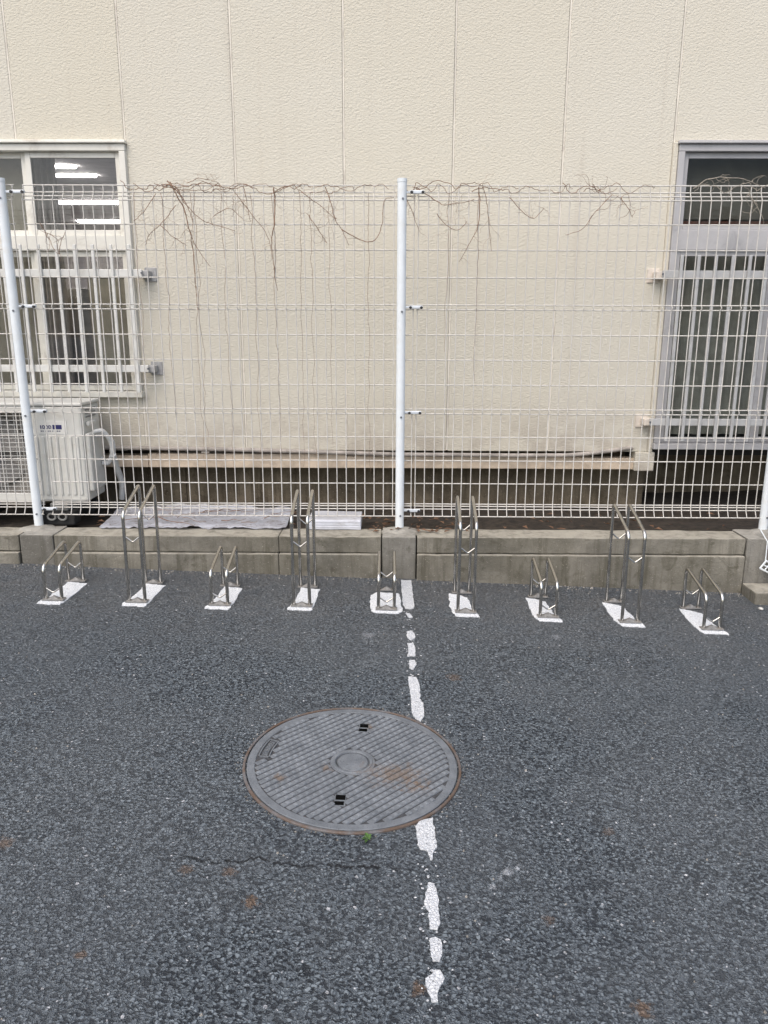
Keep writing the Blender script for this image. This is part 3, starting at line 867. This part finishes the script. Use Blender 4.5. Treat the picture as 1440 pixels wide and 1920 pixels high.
def vine(label, keys, top_runs, hang, mat, loc, wiggle):
    t = thing('dry_vine', label, 'dry vine', loc, 'dead climbing stems on the fence')
    off = -Vector(loc)
    def put(name, bm):
        o = obj(name, bm, mat, t); o.location = off
    bases = []
    for k in keys:
        bm = B(); bases.append(stem(bm, V[k], .0036 if k in ('A', 'A8', 'B') else .0025 if len(V[k]) > 4 else .0018, .0012)); put('stem', bm)
    for (x0, x1) in top_runs:                                      # stems woven along the top wires
        bm = B()
        x = x0; pts = []
        while x < x1:
            pts.append((x, 2.055 + rv.uniform(-.024, .026))); x += rv.uniform(.03, .07)
        pts.append((x1, 2.05))
        stem(bm, pts, .0018, .0012, .010, VY + rv.uniform(-.006, .03)); put('runner', bm)
    bm = B()
    for _ in range(wiggle):                                        # small curls and broken twig ends
        q = rv.choice(bases); p = rv.choice(q)
        x, z = p.x, p.z
        a = rv.uniform(0, 2 * PI); pts = [(x, z)]
        for k in range(rv.randint(2, 5)):
            a += rv.uniform(-1.1, 1.1); L = rv.uniform(.012, .035)
            x += L * math.cos(a); z = min(2.115, z + L * math.sin(a)); pts.append((x, z))
        stem(bm, pts, .0012, .0006, .003)
    put('tendril', bm); t.children[-1]['kind'] = 'stuff'
    for x, z1 in hang:                                             # long dead stems clinging to the upright wires
        bm = B(); n = max(4, int((2.0 - z1) / .10))
        stem(bm, [(x + rv.uniform(-.007, .007), 2.03 - (2.03 - z1) * i / n) for i in range(n + 1)], .0012, .0007, .006, VY + .006); put('hanging_stem', bm); t.children[-1].data.materials[0] = MAT['vine_faint']
vine('thick tangle of brown dry vine on the fence left of the white centre post', ['A', 'A2', 'A3', 'A4', 'A5', 'A6', 'A7', 'A8', 'B', 'B2', 'B3', 'B4', 'B5', 'B6', 'B7', 'B8'],
     [(-1.36, -.86), (-1.30, -.70), (-1.2, -.45), (-1.15, -.85), (-.9, -.2), (-.6, -.02)], [(-1.16, .9), (-1.015, .62), (-.995, .7), (-.86, .62), (-.71, .7), (-.60, .66), (-.47, .64), (-.41, .7), (-.32, .75), (-.12, .62), (-1.3, 1.2)], MAT['vine'], (-.9, 4.112, 2.05), 120)
vine('sparse dry vine hanging just right of the white centre post on the fence', ['C', 'C2', 'C3', 'C4', 'C5', 'C6'],
     [(.06, .45), (.1, .62), (.4, .9)], [(.28, 1.25), (.435, 1.1)], MAT['vine'], (.4, 4.112, 2.05), 50)
vine('small dry twig clump hooked on the fence just right of the left fence post', ['F', 'F2', 'F3'], [], [], MAT['vine'], (-1.72, 4.112, 1.8), 8)
vine('few thin dry vine twigs on the fence top left of the grey right window', ['D', 'D2', 'D3'], [(.95, 1.30), (.85, 1.12)], [], MAT['vine'], (1.07, 4.112, 2.05), 16)
vine('pale wire loop drawn as dry vine over the fence before the grey right window', ['E', 'E2'], [(1.5, 1.95)], [], MAT['wire_vine_pale'], (1.67, 4.112, 2.05), 14)  # whitish wire arch built from vine stems, with twigs added
# dead leaf clump caught on the fence below the left window's transom
# ================================================================== BICYCLE RACKS
def rack_parts(root, tall):
    b, p = (.442, .523) if tall else (.170, .222)
    rt_ = .0082
    y0, y1 = 0.0, .272
    hw = .0378
    def hoop(x):
        bm = B()
        tube(bm, fillet([(x, y0, -.02), (x, y0, b), (x, y1, p), (x, y1, -.02)], .034, 6), rt_, 10)
        return bm
    for s in (-1, 1): obj('hoop', hoop(s * hw), MAT['steel'], root)
    fz = (.330, .300) if tall else (.066, .040)
    rz = (.372, .338) if tall else (.108, .076)
    for y, (ze, zc) in ((y0, fz), (y1, rz)):
        bm = B(); tube(bm, fillet([(-hw, y, ze), (0, y, zc), (hw, y, ze)], .008, 3), .0042, 7); obj('brace', bm, MAT['steel'], root)
    for y in (y0, y1):
        bm = B(); box(bm, -hw - .014, hw + .014, y - .020, y + .020, .0055, .0105, .002)
        a = [bm.verts.new(c) for c in ((-.026, y - .012, .0106), (.026, y - .012, .0106), (.026, y + .012, .0106), (-.026, y + .012, .0106), (0, y - .004, .026), (0, y + .004, .026))]
        bm.faces.new((a[0], a[1], a[4])); bm.faces.new((a[2], a[3], a[5])); bm.faces.new((a[1], a[2], a[5], a[4])); bm.faces.new((a[3], a[0], a[4], a[5]))
        obj('foot_plate', bm, MAT['plate'], root)
RX = [-1.604, -1.213, -.818, -.428, -.020, .363, .757, 1.143, 1.515]
RYf = [3.445, 3.462, 3.465, 3.493, 3.493, 3.497, 3.480, 3.455, 3.408]
RL = ['low steel bicycle rack at the far left, below the left fence post',
      'tall steel bicycle rack nearest the air conditioner',
      'low steel bicycle rack below the weathered white sheet, between two tall racks',
      'tall steel bicycle rack in front of the white board, left of the centre post',
      'low steel bicycle rack beside the broken white line at the centre post',
      'tall steel bicycle rack just right of the white centre post',
      'low steel bicycle rack between the two tall racks right of the centre post',
      'tall steel bicycle rack below the right window, second rack from the right end',
      'low steel bicycle rack at the far right, next to the kerb end']
PL = ['white paint patch under the far left low rack', 'white paint patch under the tall rack nearest the air conditioner', 'white paint patch under the third rack from the left',
      'white paint patch under the tall rack left of the centre post', 'rounded white paint patch beside the broken white line', 'white paint patch under the tall rack right of the centre post',
      'white paint patch under the low rack between two tall ones on the right', 'white paint patch under the second rack from the right', 'white paint patch under the far right low rack']
protos = {}
rp = random.Random(5)
def irregular(bm, outline, z=.003, sub=5, amp=.004, seed=0.0, zf=None):
    """worn paint patch: dense outline with ragged edge, following the ground"""
    P = [Vector((x, y, 0)) for x, y in outline]
    pts = []
    for a, b in zip(P, P[1:] + P[:1]):
        for k in range(sub):
            q = a.lerp(b, k / sub)
            q += Vector((mnoise.noise(Vector((q.x * 60, q.y * 60, seed))), mnoise.noise(Vector((q.x * 60, q.y * 60, seed + 9))), 0)) * amp
            pts.append(q)
    vt = [bm.verts.new((q.x, q.y, (zf or gz)(q.x, q.y) + z)) for q in pts]
    lo = [bm.verts.new((q.x, q.y, (zf or gz)(q.x, q.y) - .004)) for q in pts]
    f = bm.faces.new(vt)
    n = len(vt)
    for i in range(n): bm.faces.new((vt[i], lo[i], lo[(i + 1) % n], vt[(i + 1) % n]))
    bmesh.ops.triangulate(bm, faces=[f])
for i, (x, yf) in enumerate(zip(RX, RYf)):
    tall = i % 2 == 1
    loc = (x, yf, gz(x, yf))
    if tall not in protos:
        t = thing('bicycle_rack', RL[i], 'bicycle rack', loc, 'steel bicycle racks along the kerb')
        rack_parts(t, tall); protos[tall] = t
    else:
        src = protos[tall]
        t = src.copy(); COL.objects.link(t); t.location = loc; t['label'] = RL[i]
        for ch in src.children:
            c = ch.copy(); COL.objects.link(c); c.parent = t
    t.rotation_euler = (0, rp.uniform(-.006, .006), rp.uniform(-.02, .02))
    bm = B()
    if i == 4:
        o_ = [(x - .062, yf - .045), (x + .058, yf - .045), (x + .078, yf - .015), (x + .072, yf + .14), (x + .060, yf + .225), (x - .055, yf + .225), (x - .082, yf + .17), (x - .078, yf + .02)]
    elif i < 4:
        o_ = [(x - .060, yf - .052), (x + .050, yf - .052), (x + .058, yf + .01), (x + .066, yf + .235), (x - .032, yf + .25), (x - .044, yf + .03), (x - .062, yf - .02)]
    else:
        o_ = [(x - .050, yf - .052), (x + .060, yf - .054), (x + .062, yf - .03), (x + .040, yf + .02), (x + .028, yf + .20), (x - .02, yf + .235), (x - .066, yf + .25), (x - .070, yf + .02)]
    irregular(bm, o_, .0035, 8, .0085, i * 3.3)
    tag(obj('paint_patch', bm, MAT['paint_fresh']), PL[i], 'paint marking', 'white paint patches under the racks')

# ================================================================== BROKEN WHITE LINE
line = thing('painted_line', 'broken worn white line running from the kerb past the manhole towards the viewer', 'road marking', (.09, 2.6, gz(.09, 2.6)))
LO = -line.location
segs = [[(.055, 3.92), (.112, 3.92), (.113, 3.72), (.117, 3.55), (.105, 3.515), (.072, 3.515), (.062, 3.56), (.057, 3.75)],
        [(.072, 3.455), (.090, 3.455), (.106, 3.41), (.088, 3.40)],
        [(.072, 3.24), (.092, 3.25), (.108, 3.225), (.108, 3.175), (.092, 3.148), (.074, 3.17)],
        [(.073, 3.115), (.098, 3.115), (.108, 3.07), (.104, 2.99), (.072, 2.985), (.078, 3.05)],
        [(.078, 2.945), (.100, 2.95), (.108, 2.91), (.092, 2.86), (.076, 2.875)],
        [(.070, 2.795), (.104, 2.795), (.114, 2.73), (.112, 2.62), (.122, 2.59), (.124, 2.50), (.106, 2.455), (.082, 2.49), (.077, 2.60), (.075, 2.70)],
        [(.088, 1.912), (.124, 1.925), (.126, 1.85), (.128, 1.80), (.119, 1.785), (.115, 1.752), (.110, 1.752), (.104, 1.785), (.082, 1.79), (.077, 1.83), (.075, 1.885)],
        [(.100, 1.668), (.116, 1.664), (.121, 1.62), (.119, 1.58), (.121, 1.53), (.114, 1.515), (.096, 1.518), (.095, 1.57), (.087, 1.60), (.094, 1.64)],
        [(.092, 1.488), (.107, 1.495), (.120, 1.482), (.120, 1.452), (.116, 1.425), (.097, 1.425), (.093, 1.455)],
        [(.104, 1.403), (.113, 1.402), (.121, 1.378), (.108, 1.355), (.103, 1.322), (.092, 1.320), (.085, 1.345), (.079, 1.375), (.093, 1.388)]]
for i, s in enumerate(segs):
    bm = B(); irregular(bm, s, .0035, 7, .0042, 20 + i * 1.7)
    o = obj('paint_mark', bm, MAT['paint'], line); o.location = LO

bm = B()
rq = random.Random(77)
for _ in range(190):                                                 # last flecks of paint left on the stones along the line
    y = rq.uniform(1.28, 3.9)
    if 1.93 < y < 2.44: continue
    x = .098 + rq.gauss(0, .020) - (.012 if y > 3 else 0)
    r_ = rq.uniform(.0015, .0055)
    vv = [bm.verts.new((x + r_ * rq.uniform(.5, 1.2) * math.cos(k * PI / 3), y + r_ * rq.uniform(.5, 1.2) * math.sin(k * PI / 3), gz(x, y) + .0028)) for k in range(6)]
    bm.faces.new(vv)
o = obj('paint_fleck', bm, MAT['paint'], line); o.location = LO; o['kind'] = 'stuff'

# ================================================================== MANHOLE
mx, my = -.118, 2.186
mh = thing('manhole_cover', 'round cast iron manhole cover with diagonal ribs and rust stains in the asphalt', 'manhole cover', (mx, my, gz(mx, my)))
mh.rotation_euler = (math.atan(.015), math.atan(.036), 0)
bm = B(); ring(bm, [(.346, -.02), (.3455, .004), (.344, .0062), (.3385, .0064), (.337, .005), (.337, -.012), (.330, -.012)]); obj('ring_frame', bm, MAT['ring'], mh)
lid = bpy.data.objects.new('lid', None); COL.objects.link(lid); lid.parent = mh
bm = B(); rr = ring(bm, [(.3325, -.012), (.3325, .0045), (.3305, .0060), (.309, .0060), (.3075, .0040)])
bm.faces.new(rr[-1]).material_index = 1; obj('lid_plate', bm, [MAT['iron'], MAT['grit']], lid)
bm = B(); ring(bm, [(.072, .0036), (.071, .0056), (.064, .0058), (.062, .0082), (.056, .0082), (.054, .0040), (.049, .0040), (.047, .0064), (.001, .0064)], 48); obj('emblem_ring', bm, MAT['iron'], lid)
bm = B()
for k in range(3): box(bm, -.020 + k * .006, .020 + k * .003, -.017 + k * .014, -.012 + k * .014, .0060, .0076, .001)
obj('emblem', bm, MAT['iron'], lid)
holes = [(.028, .208), (-.027, -.200)]
TH = math.radians(44.5)
cu, su = math.cos(TH), math.sin(TH)
RM = .3085
def blocked(x, y, m):
    if x * x + y * y > (RM - .003) ** 2: return True
    if x * x + y * y < .0735 ** 2: return True
    for hx, hy in holes:
        if abs(x - hx) < .0155 and abs(y - hy) < .027: return True
    ang = math.atan2(y, x); rad = math.hypot(x, y)
    if 2.72 < (ang % (2 * PI)) < 3.16 and rad > .262: return True
    return False
pitch = .0222
n = int(RM / pitch) + 1
for r in range(-n, n + 1):
    v = (r + .5) * pitch
    run = None; u = -RM; step = .002
    def emit(u0, u1):
        if u1 - u0 < .012: return
        bm = B()
        box(bm, u0, u1, v - .0092, v + .0092, .002, .0060, .0010)
        for k in range(math.ceil(u0 / .0235), int(u1 / .0235) + 1):
            cc = k * .0235 + (r % 2) * .01175
            if cc - .0062 > u0 + .001 and cc + .0062 < u1 - .001:
                box(bm, cc - .0054, cc + .0054, v - .0070, v + .0070, .0052, .0080, .0014, 1)
        bmesh.ops.rotate(bm, verts=bm.verts[:], cent=(0, 0, 0), matrix=Matrix.Rotation(TH, 3, 'Z'))
        obj('rib', bm, [MAT['iron'], MAT['iron_worn']], lid)
    while u <= RM:
        x, y = u * cu - v * su, u * su + v * cu
        if not blocked(x, y, 0):
            if run is None: run = u
        else:
            if run is not None: emit(run, u - step); run = None
        u += step
    if run is not None: emit(run, u - step)
for hx, hy in holes:
    bm = B(); box(bm, hx - .0165, hx + .0165, hy - .027, hy + .027, .0036, .0060, .001); obj('keyhole_boss', bm, MAT['iron'], lid)
    bm = B(); box(bm, hx - .014, hx + .015, hy + .001, hy + .024, .0055, .0064); obj('keyhole', bm, MAT['hole'], lid)  # flat black slabs painted as the shaded depth of open keyholes
    bm = B(); box(bm, hx - .016, hx + .012, hy - .024, hy - .006, .0055, .0064); obj('keyhole', bm, MAT['hole'], lid)
bm = B()
for rad0, rad1 in ((.266, .2695), (.299, .3025)):
    pa = [bm.verts.new((rr_ * math.cos(a), rr_ * math.sin(a), z)) for rr_ in (rad0, rad1) for z in (.003, .0078) for a in [2.76 + .36 * k / 12 for k in range(13)]]
    q = lambda i, j: pa[i * 13 + j]
    for k in range(12):
        bm.faces.new((q(1, k), q(1, k + 1), q(3, k + 1), q(3, k))); bm.faces.new((q(0, k), q(0, k + 1), q(1, k + 1), q(1, k))); bm.faces.new((q(2, k), q(2, k + 1), q(3, k + 1), q(3, k)))
def radial_bar(bm, a, r0_, r1_, w):
    c, s = math.cos(a), math.sin(a)
    vv = []
    for rr_, ss in ((r0_, -w), (r1_, -w), (r1_, w), (r0_, w)):
        vv.append((rr_ * c - ss * s, rr_ * s + ss * c))
    lo = [bm.verts.new((x, y, .003)) for x, y in vv]; hi = [bm.verts.new((x, y, .0078)) for x, y in vv]
    bm.faces.new(hi)
    for k in range(4): bm.faces.new((lo[k], lo[(k + 1) % 4], hi[(k + 1) % 4], hi[k]))
radial_bar(bm, 2.768, .270, .2985, .002); radial_bar(bm, 3.112, .270, .2985, .002)
for k in range(5):
    a = 2.81 + .065 * k
    radial_bar(bm, a, .275, .293, .0014); radial_bar(bm, a + .035, .275, .293, .0014); radial_bar(bm, a + .018, .282 if k % 2 else .275, .286 if k % 2 else .279, .004)
obj('maker_plate', bm, MAT['iron'], lid)

# ================================================================== THINGS ON THE KERB
bm = B()
nx, ny = 70, 12
vv = []
for j in range(ny + 1):
    for i in range(nx + 1):
        x = -1.61 + 1.03 * i / nx; y = 4.085 + (.33 + .03 * math.sin(i * .3)) * j / ny - .02 * mnoise.noise(Vector((i * .12, 0, 3)))
        z = KT + .012 + .055 * (j / ny) * (.5 + .5 * math.sin(i / nx * PI)) + .016 * mnoise.noise(Vector((i * .16, j * .25, 1))) + .008 * mnoise.noise(Vector((i * .5, j * .5, 4)))
        vv.append(bm.verts.new((x, y, z)))
for j in range(ny):
    for i in range(nx):
        f = bm.faces.new((vv[j * (nx + 1) + i], vv[j * (nx + 1) + i + 1], vv[(j + 1) * (nx + 1) + i + 1], vv[(j + 1) * (nx + 1) + i])); f.smooth = True
bmesh.ops.solidify(bm, geom=bm.faces[:], thickness=.006)
tag(obj('weathered_sheet', bm, MAT['sheet']), 'long buckled dirty white sheet lying on the kerb under the fence', 'sheet')
tw = thing('fallen_twig', 'scatter of thin dead twigs lying across the dirty white sheet', 'twigs', (-1.0, 4.2, KT + .08))
rt2 = random.Random(21)
for k in range(16):
    x = rt2.uniform(-1.5, -.65); y = rt2.uniform(4.10, 4.33); a = rt2.uniform(-.5, .5); L = rt2.uniform(.08, .26)
    pts = []
    for q in range(5):
        xx, yy = x + L * math.cos(a) * q / 4, y + L * math.sin(a) * q / 4 + rt2.uniform(-.008, .008)
        pts.append((xx, yy, KT + .034 + .055 * max(0, min(1, (yy - 4.085) / .33)) * (.5 + .5 * math.sin(max(0, (xx + 1.61) / 1.03) * PI)) + rt2.uniform(0, .012)))
    bm = B(); tube(bm, smooth_path(pts, 4), rt2.uniform(.0016, .003), 5, True, 0, .001)
    o = obj('twig', bm, MAT['vine'], tw); o.location = -tw.location
bm = B(); rough_box(bm, -.455, -.165, 4.085, 4.30, KT + .004, KT + .058, .004, .003, 5)
for k in range(3): box(bm, -.452, -.168, 4.0825, 4.087, KT + .016 + k * .014, KT + .024 + k * .014, .001)
tag(obj('white_board', bm, MAT['board']), 'short white grooved board on the kerb left of the centre post', 'board')
bm = B()
rl = random.Random(9)
for _ in range(150):
    x = rl.choice((rl.uniform(-.17, .42), rl.uniform(-1.85, 2.0))); y = rl.uniform(4.02, 4.4) if x < .45 and x > -.2 else rl.uniform(4.13, 4.5)
    a = rl.uniform(0, 6.3); L = rl.uniform(.012, .030); W = L * .4
    z = (KT + .006 if y < 4.12 else .285) + rl.uniform(0, .012)
    c, s = math.cos(a), math.sin(a)
    P = [(-L, 0, 0), (-L * .2, -W, .004), (L, 0, .002), (-L * .2, W, .006)]
    vs_ = [bm.verts.new((x + px * c - py * s, y + px * s + py * c, z + pz * rl.uniform(.4, 2))) for px, py, pz in P]
    bm.faces.new((vs_[0], vs_[1], vs_[2])); bm.faces.new((vs_[0], vs_[2], vs_[3]))
lf = obj('leaf_litter', bm, MAT['leaf']); lf['kind'] = 'stuff'; lf['label'] = 'brown dead leaves scattered on the kerb and soil'; lf['category'] = 'leaf litter'
bm = B()
for k in range(7):
    a = k * .9; L = .012 + .006 * (k % 3)
    c, s = math.cos(a), math.sin(a)
    P = [(.001, 0, .001), (L * .55, -.005, .007), (L, 0, .006), (L * .55, .005, .008)]
    vs_ = [bm.verts.new((px * c - py * s, px * s + py * c, pz)) for px, py, pz in P]
    bm.faces.new(vs_)
w = obj('weed_sprout', bm, MAT['weed'], None, (-.06, 1.826, gz(-.06, 1.826)))
tag(w, 'tiny green weed sprouting at the near rim of the manhole', 'weed')
bm = B()
rg = random.Random(31)
def grit(bm, x, y, r):
    z = gz(x, y)
    a = rg.uniform(0, 6.3)
    P = [(math.cos(a + k * 2 * PI / 5) * r * rg.uniform(.7, 1.2), math.sin(a + k * 2 * PI / 5) * r * rg.uniform(.6, 1.1)) for k in range(5)]
    lo = [bm.verts.new((x + p, y + q, z - .001)) for p, q in P]
    hi = [bm.verts.new((x + p * .6, y + q * .6, z + r * rg.uniform(.5, .9))) for p, q in P]
    bm.faces.new(hi)
    for k in range(5): bm.faces.new((lo[k], lo[(k + 1) % 5], hi[(k + 1) % 5], hi[k]))
for _ in range(520):
    grit(bm, rg.uniform(-2.3, 2.1), 3.934 - abs(rg.gauss(0, .035)), rg.uniform(.0015, .0055))
for _ in range(90):
    a = rg.uniform(0, 6.3); rr_ = .349 + abs(rg.gauss(0, .012)); grit(bm, mx + rr_ * math.cos(a), my + rr_ * math.sin(a), rg.uniform(.0015, .004))
for _ in range(260):
    grit(bm, rg.uniform(-2.0, 2.0), rg.uniform(1.0, 3.9), rg.uniform(.0015, .0045))
gr = obj('grit', bm, MAT['gritstone']); gr['kind'] = 'stuff'; gr['label'] = 'loose grit along the foot of the kerb and on the asphalt'; gr['category'] = 'grit'
bm = B(); bmesh.ops.create_icosphere(bm, subdivisions=2, radius=.011)
for v in bm.verts: v.co = Vector((v.co.x * 1.2, v.co.y, v.co.z * .7)) * (1 + .3 * mnoise.noise(v.co * 90))
for f in bm.faces: f.smooth = True
tag(obj('pebble', bm, MAT['pebble'], None, (1.883, 3.70, gz(1.883, 3.70) + .006)), 'pale pebble on the asphalt by the right kerb end', 'pebble')

# ================================================================== RIGHT-HAND END
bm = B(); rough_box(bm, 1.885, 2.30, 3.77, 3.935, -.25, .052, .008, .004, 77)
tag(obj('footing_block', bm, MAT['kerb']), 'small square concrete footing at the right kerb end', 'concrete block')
gp = thing('gate_post', 'white round post on the concrete footing at the right edge', 'post', (2.035, 3.86, .052))
bm = B(); tube(bm, [(0, 0, -.02), (0, 0, 1.85)], .0235, 20); obj('pipe', bm, MAT['white'], gp)
bm = B(); tube(bm, [(0, 0, 1.8505), (0, 0, 1.866)], .025, 20); obj('cap', bm, MAT['white'], gp)
hp = thing('hanging_clip', 'small white perforated clip plate hanging on a wire from the right fence post', 'clip', (1.985, 3.915, .30))
bm = B(); tube(bm, [(.012, .12, .02), (.008, .02, -.02), (0, 0, -.13)], .0032, 7); obj('wire', bm, MAT['white'], hp)
bm = B()
def bar2(a, b, w=.006):
    tube(bm, [a, b], w, 6)
a0, a1, a2, a3 = (-.028, -.004, -.135), (.002, -.004, -.118), (.075, -.004, -.165), (.045, -.004, -.195)
a0 = (-.026, -.004, -.160)
for p, q in ((a0, a1), (a1, a2), (a2, a3), (a3, a0)): bar2(p, q, .0052)
lerp = lambda p, q, t: tuple(p[i] + (q[i] - p[i]) * t for i in range(3))
for t_ in (.33, .66): bar2(lerp(a1, a2, t_), lerp(a0, a3, t_), .004)
bar2(lerp(a0, a1, .5), lerp(a3, a2, .5), .004)
obj('plate', bm, MAT['white'], hp)
